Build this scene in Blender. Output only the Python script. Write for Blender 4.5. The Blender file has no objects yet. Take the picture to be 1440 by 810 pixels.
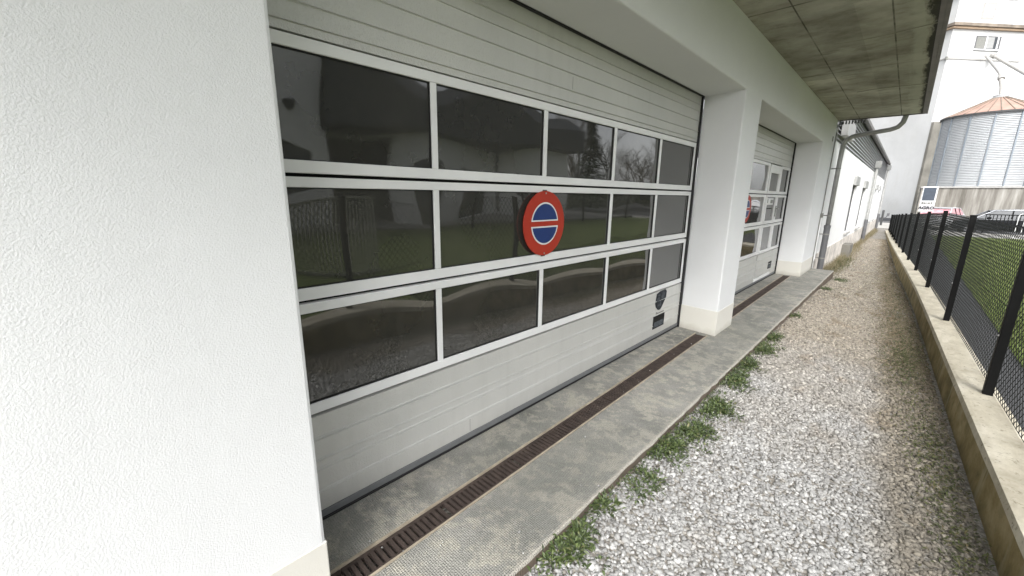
import bpy, math, random
import numpy as np
from mathutils import Vector, Matrix
random.seed(7); rng=np.random.default_rng(7)
S=bpy.context.scene; COL=S.collection
R=math.radians
# ------------------------------------------------------------------ helpers
class MB:
    def __init__(s): s.v=[]; s.f=[]; s.m=[]
    def add(s,vs,fs,m=0):
        n=len(s.v); s.v+= [tuple(p) for p in vs]
        for f in fs: s.f.append(tuple(i+n for i in f)); s.m.append(m)
        return s
    def box(s,x0,x1,y0,y1,z0,z1,m=0):
        return s.add([(x0,y0,z0),(x1,y0,z0),(x1,y1,z0),(x0,y1,z0),(x0,y0,z1),(x1,y0,z1),(x1,y1,z1),(x0,y1,z1)],
          [(0,3,2,1),(4,5,6,7),(0,1,5,4),(1,2,6,5),(2,3,7,6),(3,0,4,7)],m)
    def obox(s,o,ux,uy,uz,m=0):
        o=Vector(o);ux=Vector(ux);uy=Vector(uy);uz=Vector(uz)
        vs=[o,o+ux,o+ux+uy,o+uy]; vs+= [p+uz for p in vs]
        return s.add(vs,[(0,3,2,1),(4,5,6,7),(0,1,5,4),(1,2,6,5),(2,3,7,6),(3,0,4,7)],m)
    def tube(s,path,r,n=10,m=0,cap=True):
        path=[Vector(p) for p in path]; rs=r if isinstance(r,(list,tuple)) else [r]*len(path)
        vs=[];prev=None
        for i,p in enumerate(path):
            a=path[max(i-1,0)];b=path[min(i+1,len(path)-1)];t=(b-a).normalized()
            if prev is None:
                u=t.cross(Vector((0,0,1)))
                if u.length<.05:u=t.cross(Vector((1,0,0)))
            else: u=prev-t*prev.dot(t)
            u.normalize();prev=u;w=t.cross(u)
            for k in range(n):
                an=2*math.pi*k/n; vs.append(p+(u*math.cos(an)+w*math.sin(an))*rs[i])
        fs=[]
        for i in range(len(path)-1):
            for k in range(n): fs.append((i*n+k,i*n+(k+1)%n,(i+1)*n+(k+1)%n,(i+1)*n+k))
        if cap: fs+= [tuple(range(n))[::-1],tuple((len(path)-1)*n+k for k in range(n))]
        return s.add(vs,fs,m)
    def extr(s,poly,d,m=0):       # poly: list of 3D points, extruded by vector d
        n=len(poly);d=Vector(d);vs=[Vector(p) for p in poly];vs+=[p+d for p in vs]
        fs=[tuple(range(n))[::-1],tuple(range(n,2*n))]+[(i,(i+1)%n,n+(i+1)%n,n+i) for i in range(n)]
        return s.add(vs,fs,m)
    def build(s,name,mats,parent=None,bevel=0,smooth=False,mod=None):
        me=bpy.data.meshes.new(name)
        o=Vector(parent.matrix_world.translation) if parent else Vector((0,0,0))
        if parent is not None and 'org' in parent: o=Vector(parent['org'])
        vs=[tuple(Vector(p)-o) for p in s.v]
        me.from_pydata(vs,[],s.f); 
        if not isinstance(mats,(list,tuple)): mats=[mats]
        for mm in mats: me.materials.append(mm)
        if len(mats)>1: me.polygons.foreach_set('material_index',s.m)
        import bmesh
        b=bmesh.new(); b.from_mesh(me); bmesh.ops.recalc_face_normals(b,faces=b.faces); b.to_mesh(me); b.free()
        if smooth: me.polygons.foreach_set('use_smooth',[True]*len(me.polygons))
        ob=bpy.data.objects.new(name,me); COL.objects.link(ob)
        if parent is not None: ob.parent=parent; ORG[ob.name]=o; ob['org']=tuple(o)
        else: ob['org']=(0,0,0)
        if bevel:
            mo=ob.modifiers.new('bevel','BEVEL'); mo.width=bevel; mo.segments=2; mo.limit_method='ANGLE'; mo.angle_limit=R(35)
        return ob
ORG={}
def thing(name,label,cat,loc,group=None):
    o=bpy.data.objects.new(name,None); COL.objects.link(o); o.location=loc; o['org']=tuple(loc)
    o['label']=label;o['category']=cat
    if group:o['group']=group
    return o
def tag(o,label,cat,group=None):
    o['label']=label;o['category']=cat
    if group:o['group']=group
    return o
def struct(o): o['kind']='structure'; return o
def stuff(o,label,cat): o['kind']='stuff'; o['label']=label; o['category']=cat; return o
def grid(us,vs,solid,mk,w0,w1):
    """welded slab of rectangular cells; mk(u,v,w)->xyz"""
    mb=MB();idx={}
    def V(i,j,k):
        if (i,j,k) not in idx:
            idx[(i,j,k)]=len(mb.v); mb.v.append(mk(us[i],vs[j],(w0,w1)[k]))
        return idx[(i,j,k)]
    nu,nv=len(us)-1,len(vs)-1
    S_=[[solid((us[i]+us[i+1])/2,(vs[j]+vs[j+1])/2) for j in range(nv)] for i in range(nu)]
    g=lambda i,j: 0<=i<nu and 0<=j<nv and S_[i][j]
    for i in range(nu):
        for j in range(nv):
            if not S_[i][j]: continue
            for k in (0,1): mb.f.append((V(i,j,k),V(i+1,j,k),V(i+1,j+1,k),V(i,j+1,k)))
            if not g(i-1,j): mb.f.append((V(i,j,0),V(i,j+1,0),V(i,j+1,1),V(i,j,1)))
            if not g(i+1,j): mb.f.append((V(i+1,j,0),V(i+1,j+1,0),V(i+1,j+1,1),V(i+1,j,1)))
            if not g(i,j-1): mb.f.append((V(i,j,0),V(i+1,j,0),V(i+1,j,1),V(i,j,1)))
            if not g(i,j+1): mb.f.append((V(i,j+1,0),V(i+1,j+1,0),V(i+1,j+1,1),V(i,j+1,1)))
    mb.m=[0]*len(mb.f)
    return mb
# ------------------------------------------------------------------ materials
class NT:
    def __init__(s,name):
        s.mat=bpy.data.materials.new(name); s.mat.use_nodes=True; s.t=s.mat.node_tree; s.n=s.t.nodes; s.l=s.t.links
        s.b=s.n['Principled BSDF']; s.tc=s.n.new('ShaderNodeNewGeometry')
    def pos(s,scale=(1,1,1),rot=(0,0,0)):
        m=s.n.new('ShaderNodeMapping'); m.inputs['Scale'].default_value=scale; m.inputs['Rotation'].default_value=rot
        s.l.new(s.tc.outputs['Position'],m.inputs['Vector']); return m.outputs['Vector']
    def noise(s,sc,det=4,ro=.55,vec=None,dist=0):
        n=s.n.new('ShaderNodeTexNoise'); n.inputs['Scale'].default_value=sc;n.inputs['Detail'].default_value=det;n.inputs['Roughness'].default_value=ro;n.inputs['Distortion'].default_value=dist
        s.l.new(vec or s.pos(),n.inputs['Vector']); return n.outputs['Fac']
    def vor(s,sc,feat='F1',out='Distance',vec=None,rand=1):
        n=s.n.new('ShaderNodeTexVoronoi'); n.feature=feat; n.inputs['Scale'].default_value=sc; n.inputs['Randomness'].default_value=rand
        s.l.new(vec or s.pos(),n.inputs['Vector']); return n.outputs[out]
    def ramp(s,fac,stops,interp='LINEAR'):
        n=s.n.new('ShaderNodeValToRGB'); e=n.color_ramp.elements; n.color_ramp.interpolation=interp
        while len(e)<len(stops): e.new(.5)
        for q,(p,c) in zip(e,stops):
            q.position=p; q.color=(c,c,c,1) if isinstance(c,(int,float)) else (*c,1)
        s.l.new(fac,n.inputs['Fac']); return n.outputs['Color']
    def mix(s,fac,a,b,mode='MIX'):
        n=s.n.new('ShaderNodeMix'); n.data_type='RGBA'; n.blend_type=mode
        for v,i in ((fac,0),(a,6),(b,7)):
            if isinstance(v,(int,float)): n.inputs[i].default_value=v if i==0 else (v,v,v,1)
            elif isinstance(v,tuple): n.inputs[i].default_value=(*v,1)
            else: s.l.new(v,n.inputs[i])
        return n.outputs[2]
    def math(s,op,a,b=0):
        n=s.n.new('ShaderNodeMath'); n.operation=op
        for v,i in ((a,0),(b,1)):
            if isinstance(v,(int,float)): n.inputs[i].default_value=v
            else: s.l.new(v,n.inputs[i])
        return n.outputs[0]
    def xyz(s,i):
        n=s.n.new('ShaderNodeSeparateXYZ'); s.l.new(s.tc.outputs['Position'],n.inputs[0]); return n.outputs[i]
    def col(s,c):
        if isinstance(c,tuple): s.b.inputs['Base Color'].default_value=(*c,1)
        else: s.l.new(c,s.b.inputs['Base Color'])
        return s
    def set(s,rough=None,metal=None,ior=None,spec=None):
        for k,v in (('Roughness',rough),('Metallic',metal),('IOR',ior),('Specular IOR Level',spec)):
            if v is None: continue
            if isinstance(v,(int,float)): s.b.inputs[k].default_value=v
            else: s.l.new(v,s.b.inputs[k])
        return s
    def bump(s,h,strength=.5,dist=.01,prev=None):
        n=s.n.new('ShaderNodeBump'); n.inputs['Strength'].default_value=strength; n.inputs['Distance'].default_value=dist
        s.l.new(h,n.inputs['Height'])
        if prev is not None: s.l.new(prev,n.inputs['Normal'])
        s.l.new(n.outputs[0],s.b.inputs['Normal']); return n.outputs[0]
def plain(name,c,rough=.5,metal=0,var=.12,sc=6,bump=0,bsc=80,spec=.5):
    t=NT(name); n=t.noise(sc,5)
    a=tuple(x*(1-var) for x in c); b=tuple(min(1,x*(1+var)) for x in c)
    t.col(t.ramp(n,[(.3,a),(.7,b)])).set(rough,metal,spec=spec)
    if bump: t.bump(t.noise(bsc,3),bump,.004)
    return t.mat
# stucco wall
def stucco(name,c,fine=1.0):
    t=NT(name); n=t.noise(.8,5); n2=t.noise(9,4)
    cc=t.ramp(n,[(.3,tuple(x*.95 for x in c)),(.7,c)])
    cc=t.mix(t.ramp(n2,[(.35,.0),(.75,.12)]),cc,tuple(x*.86 for x in c))
    dots=t.vor(14,vec=t.pos()); cc=t.mix(t.ramp(dots,[(.0,.45),(.022,0)]),cc,(.25,.22,.18))
    if fine==.6:
        dz=t.ramp(t.math('ADD',t.xyz(2),t.math('MULTIPLY',t.noise(9,5),.12)),[(.17,.6),(.27,0)]); cc=t.mix(dz,cc,(.30,.27,.21))
    t.col(cc).set(.85)
    v=t.pos((1,1,1)); nv=t.noise(190,4,.6,v,0)
    v2=t.pos((1,1,1.25)); h=t.noise(420,2,.5,v2)
    hh=t.math('ADD',t.math('MULTIPLY',nv,1.0),t.math('MULTIPLY',h,.35))
    b=t.bump(t.noise(5,2),.25,.01)
    t.bump(hh,0.7*fine,.0030,b)
    return t.mat
M={}
M['stucco']=stucco('white_stucco',(.76,.765,.765))
M['plinth']=stucco('cream_plinth',(.68,.66,.60),.6)
M['annex']=stucco('annex_white',(.80,.80,.79),.4)
t=NT('door_aluminium'); n=t.noise(1.3,4); n2=t.vor(130); n3=t.noise(260,2)
c=t.ramp(n,[(.3,(.57,.57,.545)),(.7,(.64,.635,.605))])
streak=t.noise(1,5,.6,t.pos((1,14,1.2))); c=t.mix(t.ramp(streak,[(.5,0),(.8,.22)]),c,(.42,.42,.39))
low=t.ramp(t.xyz(2),[(.13,.45),(.3,0)]); c=t.mix(t.mix(1,low,t.noise(7,5),'MULTIPLY'),c,(.25,.23,.19))
t.col(c).set(.38,.2); h=t.math('ADD',n2,t.math('MULTIPLY',n3,.7)); t.bump(h,.5,.003); M['door']=t.mat
t=NT('white_aluminium'); n=t.noise(3,4); t.col(t.ramp(n,[(.3,(.76,.76,.755)),(.7,(.84,.84,.835))])).set(.4,0); t.bump(t.noise(300,2),.06,.001); M['frame']=t.mat
t=NT('glazing'); n=t.noise(2.5,5); t.col(t.ramp(n,[(.35,(.036,.036,.032)),(.75,(.052,.050,.044))])).set(t.ramp(t.noise(3,6,.65),[(.4,.015),(.8,.06)]),0,1.92); M['glass']=t.mat
t=NT('car_glass'); n=t.noise(4); t.col(t.ramp(n,[(.3,(.02,.025,.03)),(.7,(.05,.055,.06))])).set(.05,0,1.6); M['carglass']=t.mat
M['rubber']=plain('black_rubber',(.012,.012,.012),.7)
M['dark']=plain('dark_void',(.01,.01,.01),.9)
M['seam']=plain('dark_joint',(.05,.05,.045),.8)
# concrete soffit
t=NT('board_concrete'); n=t.noise(1.5,7,.62); n2=t.noise(1,6,.65,t.pos((2.5,1.3,1))); n3=t.noise(1,6,.7,t.pos((3,6,1)))
c=t.ramp(n,[(.32,(.19,.175,.14)),(.5,(.35,.332,.28)),(.68,(.54,.525,.465))])
c=t.mix(t.ramp(n2,[(.45,0),(.7,.5)]),c,(.44,.43,.365)); c=t.mix(t.ramp(n3,[(.34,.5),(.47,0)]),c,(.15,.135,.10))
pb=t.math('ADD',t.math('MULTIPLY',t.math('FLOOR',t.math('MULTIPLY',t.math('ADD',t.xyz(0),1.27),2.9)),3.7),t.math('FLOOR',t.math('MULTIPLY',t.math('SUBTRACT',t.xyz(1),2.05),.4)))
wn=t.n.new('ShaderNodeTexWhiteNoise'); wn.noise_dimensions='1D'; t.l.new(pb,wn.inputs['W']); c=t.mix(.8,c,t.mix(1,c,t.ramp(wn.outputs[0],[(0,.78),(1,1.15)]),'MULTIPLY'))
edge=t.math('ADD',t.xyz(0),t.math('MULTIPLY',t.math('SUBTRACT',t.noise(1,7,.7,t.pos((9,1.5,1))),.5),.22))
c=t.mix(t.ramp(t.math('ADD',edge,1),[(.74,0),(.80,.55),(.86,.6),(.875,0)]),c,(.50,.50,.43))
c=t.mix(t.ramp(t.math('ADD',edge,1),[(.885,0),(.91,.93)]),c,(.018,.016,.012))
def lines(t,ax,vals,w):
    out=None
    for v in vals:
        d=t.math('ABSOLUTE',t.math('SUBTRACT',t.xyz(ax),v)); m=t.math('LESS_THAN',d,w)
        out=m if out is None else t.math('MAXIMUM',out,m)
    return out
li=t.math('MAXIMUM',lines(t,1,[4.3,6.8,9.3],.010),lines(t,0,[-.95,-.35],.006))
c=t.mix(t.math('MULTIPLY',li,t.ramp(t.noise(4,5),[(.35,.25),(.6,.8)])),c,(.03,.028,.022))
t.col(c).set(.9); t.bump(t.noise(40,4),.35,.006); M['soffit']=t.mat
# pavement slab
t=NT('slab_concrete'); n=t.noise(2.2,7,.65); n2=t.noise(11,6,.7); n3=t.noise(.9,3)
c=t.ramp(n,[(.3,(.155,.155,.14)),(.5,(.235,.232,.212)),(.7,(.33,.32,.287))])
c=t.mix(t.ramp(n2,[(.48,0),(.58,.7)]),c,(.40,.375,.315)); c=t.mix(t.ramp(n3,[(.4,.45),(.6,0)]),c,(.15,.152,.13))
ex=t.ramp(t.math('ADD',t.math('ADD',t.xyz(0),1),t.math('MULTIPLY',t.noise(20,4),.02)),[(.10,0),(.118,.8)]); c=t.mix(ex,c,(.42,.39,.34))
spk=t.vor(60); c=t.mix(t.ramp(spk,[(.0,.5),(.12,0)]),c,(.42,.40,.34)); g_=t.noise(170,4,.75); c=t.mix(.8,c,t.mix(1,c,t.ramp(g_,[(.35,.62),(.65,1.4)]),'MULTIPLY'))
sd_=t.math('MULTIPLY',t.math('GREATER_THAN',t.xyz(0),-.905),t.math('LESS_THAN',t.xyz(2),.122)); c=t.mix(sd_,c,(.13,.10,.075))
t.col(c).set(.88)
w1=t.n.new('ShaderNodeTexWave'); w1.inputs['Scale'].default_value=32; w1.bands_direction='X'; t.l.new(t.pos(),w1.inputs[0])
w2=t.n.new('ShaderNodeTexWave'); w2.inputs['Scale'].default_value=32; w2.bands_direction='Y'; t.l.new(t.pos(),w2.inputs[0])
kn=t.math('MULTIPLY',w1.outputs['Fac'],w2.outputs['Fac']); b=t.bump(n2,.4,.006); t.bump(kn,.9,.004,b); M['slab']=t.mat
M['strip']=plain('drain_edge',(.34,.29,.22),.8,0,.25,12,.3)
t=NT('rusty_grate'); n=t.noise(16,6,.7); t.col(t.ramp(n,[(.3,(.032,.023,.019)),(.6,(.065,.047,.039)),(.8,(.14,.115,.095))])).set(.8,.2); t.bump(t.noise(120,3),.4,.002); M['grate']=t.mat
# gravel base
t=NT('gravel_base'); v=t.vor(48,out='Color'); d=t.vor(48); n=t.noise(1.1,5,.6)
bw=t.n.new('ShaderNodeRGBToBW'); t.l.new(v,bw.inputs[0])
c=t.ramp(bw.outputs[0],[(.1,(.19,.175,.155)),(.5,(.27,.252,.225)),(.9,(.36,.345,.315))])
c=t.mix(t.ramp(d,[(.5,0),(.8,.5)]),c,(.12,.105,.08)); c=t.mix(t.ramp(n,[(.45,0),(.7,.45)]),c,(.14,.12,.075))
t.col(c).set(.9); t.bump(d,.9,-.02); M['gravel']=t.mat
# stones
t=NT('stones'); gi=t.tc.outputs['Random Per Island']
c=t.ramp(gi,[(.0,(.16,.157,.15)),(.15,(.25,.247,.24)),(.5,(.315,.312,.304)),(.85,(.38,.377,.368)),(1,(.52,.515,.50))])
warm=t.ramp(t.math('ADD',t.math('MULTIPLY',t.xyz(1),.11),t.math('MULTIPLY',t.noise(1.2,4),.5)),[(.52,.05),(.9,.95)])
c=t.mix(warm,c,t.mix(1,c,(.82,.73,.60),'MULTIPLY'))
so=t.ramp(t.noise(2.6,5,.6,t.pos((1.4,.8,1))),[(.56,0),(.68,.6)]); c=t.mix(t.mix(1,so,t.ramp(t.math('MULTIPLY',t.xyz(1),.1),[(.15,.25),(.5,1)]),'MULTIPLY'),c,t.mix(1,c,(.62,.5,.36),'MULTIPLY'))
rt=t.ramp(t.math('ADD',t.math('ADD',t.math('ADD',t.xyz(0),t.math('MULTIPLY',t.xyz(1),.035)),.5),t.math('MULTIPLY',t.noise(2,5),.35)),[(.84,0),(1.12,.7)]); c=t.mix(rt,c,t.mix(1,c,(.55,.47,.34),'MULTIPLY'))
t.col(c).set(.8); t.bump(t.noise(150,2),.3,.002); M['stones']=t.mat
# retaining wall
t=NT('wall_side_concrete'); n=t.noise(1,6,.65,t.pos((1,3.2,3.2),(R(38),0,0))); s2=t.noise(1,5,.6,t.pos((1,9,1.2),(R(-28),0,0)))
c=t.ramp(n,[(.3,(.10,.078,.03)),(.5,(.25,.195,.085)),(.72,(.42,.345,.20))]); c=t.mix(t.ramp(s2,[(.56,0),(.66,.6)]),c,(.36,.32,.21))
c=t.mix(t.ramp(t.noise(6,5),[(.5,0),(.7,.5)]),c,(.075,.085,.03)); t.col(c).set(.9); t.bump(t.noise(45,4),.4,.006); M['wallside']=t.mat
t=NT('coping_concrete'); n=t.noise(1,7,.7,t.pos((7,3,1))); n2=t.noise(34,6,.75)
c=t.ramp(n,[(.3,(.40,.355,.27)),(.5,(.54,.495,.39)),(.7,(.68,.635,.53))]); c=t.mix(t.ramp(n2,[(.32,.8),(.44,0)]),c,(.15,.125,.08)); c=t.mix(t.ramp(t.noise(3,4),[(.55,0),(.75,.5)]),c,(.2,.165,.11))
t.col(c).set(.92); t.bump(n2,.55,.008); M['coping']=t.mat
M['blackpost']=plain('black_powdercoat',(.006,.006,.006),.6,0,.1,spec=.15)
M['wire']=plain('black_wire',(.008,.009,.008),.6,0,.1,spec=.2)
# lawn
t=NT('lawn'); n=t.noise(1.2,5); n2=t.noise(45,4,.7)
c=t.ramp(n,[(.3,(.11,.15,.028)),(.7,(.16,.205,.045))]); c=t.mix(t.ramp(n2,[(.35,.6),(.6,0)]),c,(.03,.04,.012)); t.col(c).set(.9); t.bump(n2,.8,.03); M['lawn']=t.mat
t=NT('grass_blade'); gi=t.tc.outputs['Random Per Island']; t.col(t.mix(t.ramp(t.noise(1.4,4),[(.4,.45),(.65,0)]),t.ramp(gi,[(0,(.08,.125,.02)),(.5,(.15,.21,.045)),(.85,(.21,.26,.07)),(1,(.22,.20,.09))]),(.07,.08,.03))).set(.6); M['blade']=t.mat
t=NT('weed_leaf'); gi=t.tc.outputs['Random Per Island']; t.col(t.ramp(gi,[(0,(.028,.042,.013)),(.5,(.06,.088,.026)),(.9,(.11,.145,.045)),(1,(.16,.15,.07))])).set(.55); M['weed']=t.mat
t=NT('dry_grass'); gi=t.tc.outputs['Random Per Island']; t.col(t.ramp(gi,[(0,(.10,.10,.035)),(.5,(.20,.165,.10)),(1,(.33,.275,.19))])).set(.8); M['dry']=t.mat
t=NT('moss_leaf'); gi=t.tc.outputs['Random Per Island']; t.col(t.ramp(gi,[(0,(.035,.042,.015)),(.6,(.085,.10,.032)),(1,(.14,.115,.06))])).set(.8); M['moss']=t.mat
t=NT('tarmac'); n=t.noise(60,5,.7); t.col(t.ramp(n,[(.3,(.035,.035,.038)),(.7,(.075,.076,.08))])).set(.9); t.bump(n,.6,.01); M['tarmac']=t.mat
t=NT('pale_road'); n=t.noise(3,6); t.col(t.ramp(n,[(.3,(.34,.325,.3)),(.7,(.46,.45,.42))])).set(.9); M['road']=t.mat
M['kerb']=plain('kerb_concrete',(.38,.37,.35),.9,0,.15,8,.3)
M['greypipe']=plain('grey_pipe',(.33,.33,.32),.45,.3,.15)
M['profile']=plain('bottom_profile_grey',(.17,.175,.18),.5,.2)
M['sleeve']=plain('dark_grey_pipe',(.13,.13,.135),.5,.2)
M['flash']=plain('zinc_flashing',(.13,.12,.11),.45,.5,.2)
M['red']=plain('sign_red',(.43,.038,.020),.5,0,.08,8,spec=.3); M['blue']=plain('sign_blue',(.02,.045,.17),.45,0,.08,8,spec=.3); M['white']=plain('sign_white',(.75,.75,.75),.45,0,.04)
M['signback']=plain('sign_back',(.12,.12,.12),.5,.6)
M['screw']=plain('zinc_screw',(.5,.5,.5),.35,.9)
M['crest']=plain('crest_grey',(.022,.026,.032),.6,0,.5,25,spec=.15); M['crest2']=plain('crest_light',(.07,.08,.09),.6,0,.5,30,spec=.15)
M['black']=plain('black_plastic',(.01,.01,.01),.6,spec=.15)
M['greypl']=plain('grey_plastic',(.22,.22,.2),.5)
t=NT('louvre_metal'); t.col((.30,.305,.31)).set(.5,.2); w=t.n.new('ShaderNodeTexWave'); w.bands_direction='Z'; w.inputs['Scale'].default_value=3.2; t.l.new(t.pos(),w.inputs[0]); t.bump(w.outputs['Fac'],.8,.03); M['louvre']=t.mat
M['shutter']=plain('shutter_box',(.36,.36,.35),.5,.2)
M['base']=plain('weathered_base',(.60,.56,.51),.95,0,.35,3.5,.5,30)
t=NT('tower_render'); n=t.noise(.16,6,.6); n2=t.noise(1.2,5,.6,t.pos((1,1,.25)))
c=t.ramp(n,[(.3,(.50,.50,.485)),(.65,(.64,.64,.63))]); c=t.mix(t.ramp(n2,[(.5,0),(.75,.35)]),c,(.55,.54,.50)); t.col(c).set(.9); t.bump(t.noise(3,5),.4,.05); M['tower']=t.mat
M['darkrender']=plain('dark_grey_render',(.20,.19,.165),.95,0,.35,.7,.4,3)
t=NT('cornice'); n=t.noise(1.2,5); t.col(t.ramp(n,[(.3,(.12,.10,.08)),(.7,(.30,.25,.20))])).set(.9); M['cornice']=t.mat
M['cornpale']=plain('cornice_underside',(.62,.46,.32),.9,0,.2,1)
t=NT('plinth_streaks'); n=t.noise(1,6,.65,t.pos((2.6,1,.22))); t.col(t.ramp(n,[(.3,(.10,.09,.075)),(.5,(.23,.215,.19)),(.7,(.40,.385,.35))])).set(.95); M['streak']=t.mat
t=NT('corrugated_steel'); w=t.n.new('ShaderNodeTexWave'); w.bands_direction='Z'; w.inputs['Scale'].default_value=2.6; t.l.new(t.pos(),w.inputs[0])
c=t.mix(t.ramp(t.noise(1.5,4),[(.3,0),(.7,.5)]),(.44,.455,.465),(.54,.55,.56)); t.col(c).set(.45,.25); t.bump(w.outputs['Fac'],1,.05); M['steel']=t.mat
M['seamsteel']=plain('steel_stiffener',(.24,.27,.30),.5,.4)
t=NT('copper_roof'); n=t.noise(1.4,5); t.col(t.ramp(n,[(.3,(.34,.21,.165)),(.7,(.44,.30,.245))])).set(.6,.1); M['copper']=t.mat
M['eave']=plain('eave_dark',(.06,.06,.06),.6)
M['paint_dark']=plain('car_paint_dark',(.025,.027,.03),.25,.4); M['paint_white']=plain('car_paint_white',(.45,.45,.46),.25); M['paint_skysheen']=plain('car_roof_sky_reflection',(.32,.33,.35),.25,.5)  # last paint: sky reflection on the car roof, put into its base colour
M['pink']=plain('red_reflection_glass',(.58,.30,.33),.2,0,.2,5)  # red reflection on the car windows, put into the glass colour
M['tyre']=plain('tyre',(.02,.02,.02),.85); M['rim']=plain('rim',(.4,.4,.42),.3,.9)
M['navy']=plain('slate_panel',(.07,.085,.11),.5)
M['ink']=plain('dark_ink',(.05,.05,.055),.6)
M['bark']=plain('bark',(.07,.058,.045),.95,0,.3,8,.5,20)
M['needle']=plain('needles',(.025,.045,.022),.8,0,.3,2)
M['slate']=plain('slate_roof',(.045,.048,.055),.6,0,.2,1.5)
M['brown']=plain('brown_timber',(.03,.024,.02),.7,0,.3,3)
M['hedge']=plain('hedge_leaf',(.04,.06,.025),.85,0,.4,3)
M['weathsteel']=plain('galvanised_bars',(.42,.42,.38),.5,.4)
M['road2']=plain('yard_paving',(.30,.29,.27),.9,0,.2,.8)
# ------------------------------------------------------------------ terrain profiles
def interp(x,P):
    if x<=P[0][0]: return P[0][1]
    for (a,b),(c,d) in zip(P,P[1:]):
        if x<=c: return b+(d-b)*(x-a)/(c-a)
    return P[-1][1]
GZ=[(-8,0),(8.5,0),(11,-.07),(13,-.14),(16,-.18),(20,-.2),(36,-.28),(38,-.3)]
CZ=[(-8,.25),(9,.25),(12,.2),(15,.13),(20,.02),(26,-.1),(33,-.2),(34,-.21)]
CX=[(-8,.97),(0,.68),(2.5,.576),(4.4,.495),(6.8,.41),(10.9,.235),(18,-.075),(26,-.40),(33,-.69),(34,-.73)]
LZ=[(-8,.12),(10,.1),(26,.05),(29,.0),(34,-.2),(38,-.3)]
gz=lambda y:interp(y,GZ); cz=lambda y:interp(y,CZ); cx=lambda y:sum(interp(y+d,CX) for d in (-2,-1.2,-.5,0,.5,1.2,2))/7; lz=lambda y:interp(y,LZ)
def gzx(x,y): return gz(y)+interp(y,[(-8,.088),(5,.080),(8,.06),(10.7,.035),(14,0)])*min(1,max(0,(.15-x)/.95))
# gravel path sheet (reaches under everything on the left)
ys=[-8+i*1.0 for i in range(47)]
mb=MB()
for a,b in zip(ys,ys[1:]):
    xs=[(-1.9,-1.9),(-1.0,-1.0),(-.75,-.75),(-.5,-.5),(-.2,-.2),(.15 if a<8 else 0.,.15 if b<8 else 0.),(cx(a)+.1,cx(b)+.1)] if b<14 else [(-1.9,-1.9),(cx(a)+.1,cx(b)+.1)]
    for (p,p2),(q,q2) in zip(xs,xs[1:]): mb.add([(p,a,gzx(p,a)),(q,a,gzx(q,a)),(q2,b,gzx(q2,b)),(p2,b,gzx(p2,b))],[(0,1,2,3)])
struct(mb.build('gravel_path',M['gravel']))
# big ground sheet to the horizon
mb=MB(); mb.add([(-1500,-1500,-.34),(1500,-1500,-.34),(1500,1500,-.34),(-1500,1500,-.34)],[(0,1,2,3)])
struct(mb.build('ground',M['tarmac']))
mb=MB(); mb.box(-14,2.2,38,47,-.336,-.29); struct(mb.build('road',M['road'],bevel=0))
mb=MB(); mb.box(-14,1.2,47,47.25,-.336,-.17); struct(mb.build('road_kerb',M['sleeve']))
# lawn side
mb=MB(); X0=lambda y:cx(y)+.16
for a,b in zip(ys,ys[1:]):
    if b>34: break
    mb.add([(X0(a),a,lz(a)),(1.02,a,lz(a)),(1.02,b,lz(b)),(X0(b),b,lz(b))],[(0,1,2,3)])
struct(mb.build('tarmac_strip',M['tarmac']))
mb=MB()
for a,b in zip(ys,ys[1:]):
    if b>28.5: break
    mb.add([(1.02,a,lz(a)),(10.5,a,lz(a)+.1),(10.5,b,lz(b)+.1),(1.02,b,lz(b))],[(0,1,2,3)])
    mb.add([(1.02,a,lz(a)),(1.02,b,lz(b)),(1.02,b,-.34),(1.02,a,-.34)],[(0,1,2,3)])
struct(mb.build('lawn_ground',M['lawn']))
mb=MB(); mb.box(10.5,20,-8,27,-.3,.24); struct(mb.build('yard_paving',M['road2']))
mb=MB(); mb.box(1.0,14,28.4,28.62,-.33,.16); mb.box(1.0,14,27.2,28.4,-.33,.075); struct(mb.build('lawn_kerb',M['kerb'],bevel=.02))
# ------------------------------------------------------------------ pavement slab with drain trenches
dx=lambda y:-1.345-.0145*(y-.5)       # drain centre line
US=[-1.9,-1.412,-1.278,-.886]; VS=[-6,-3.0]+[.4+.06*k for k in range(68)]+[4.50,5.16]+[5.2+.09*k for k in range(46)]+[9.35]+[9.4+.1*k for k in range(13)]+[10.76]
def solid(u,v): return not(-1.412<u<-1.278 and (-3<v<4.50 or 5.16<v<9.35))
def mk(u,v,w):
    if u==-.886: u+=random.Random(int(v*1000)+3).gauss(0,.0016)-(.006 if random.Random(int(v*1000)).random()<.12 else 0)
    if u==-1.412: u=dx(v)-.064
    if u==-1.278: u=dx(v)+.064
    return (u,v,w)
sl=grid(US,VS,solid,mk,-.05,.134).build('pavement',M['slab'],bevel=.008); struct(sl)
mb=MB(); mb.box(-1.60,-1.18,-3.1,9.6,-.04,.07); struct(mb.build('drain_bed',M['dark']))
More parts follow.
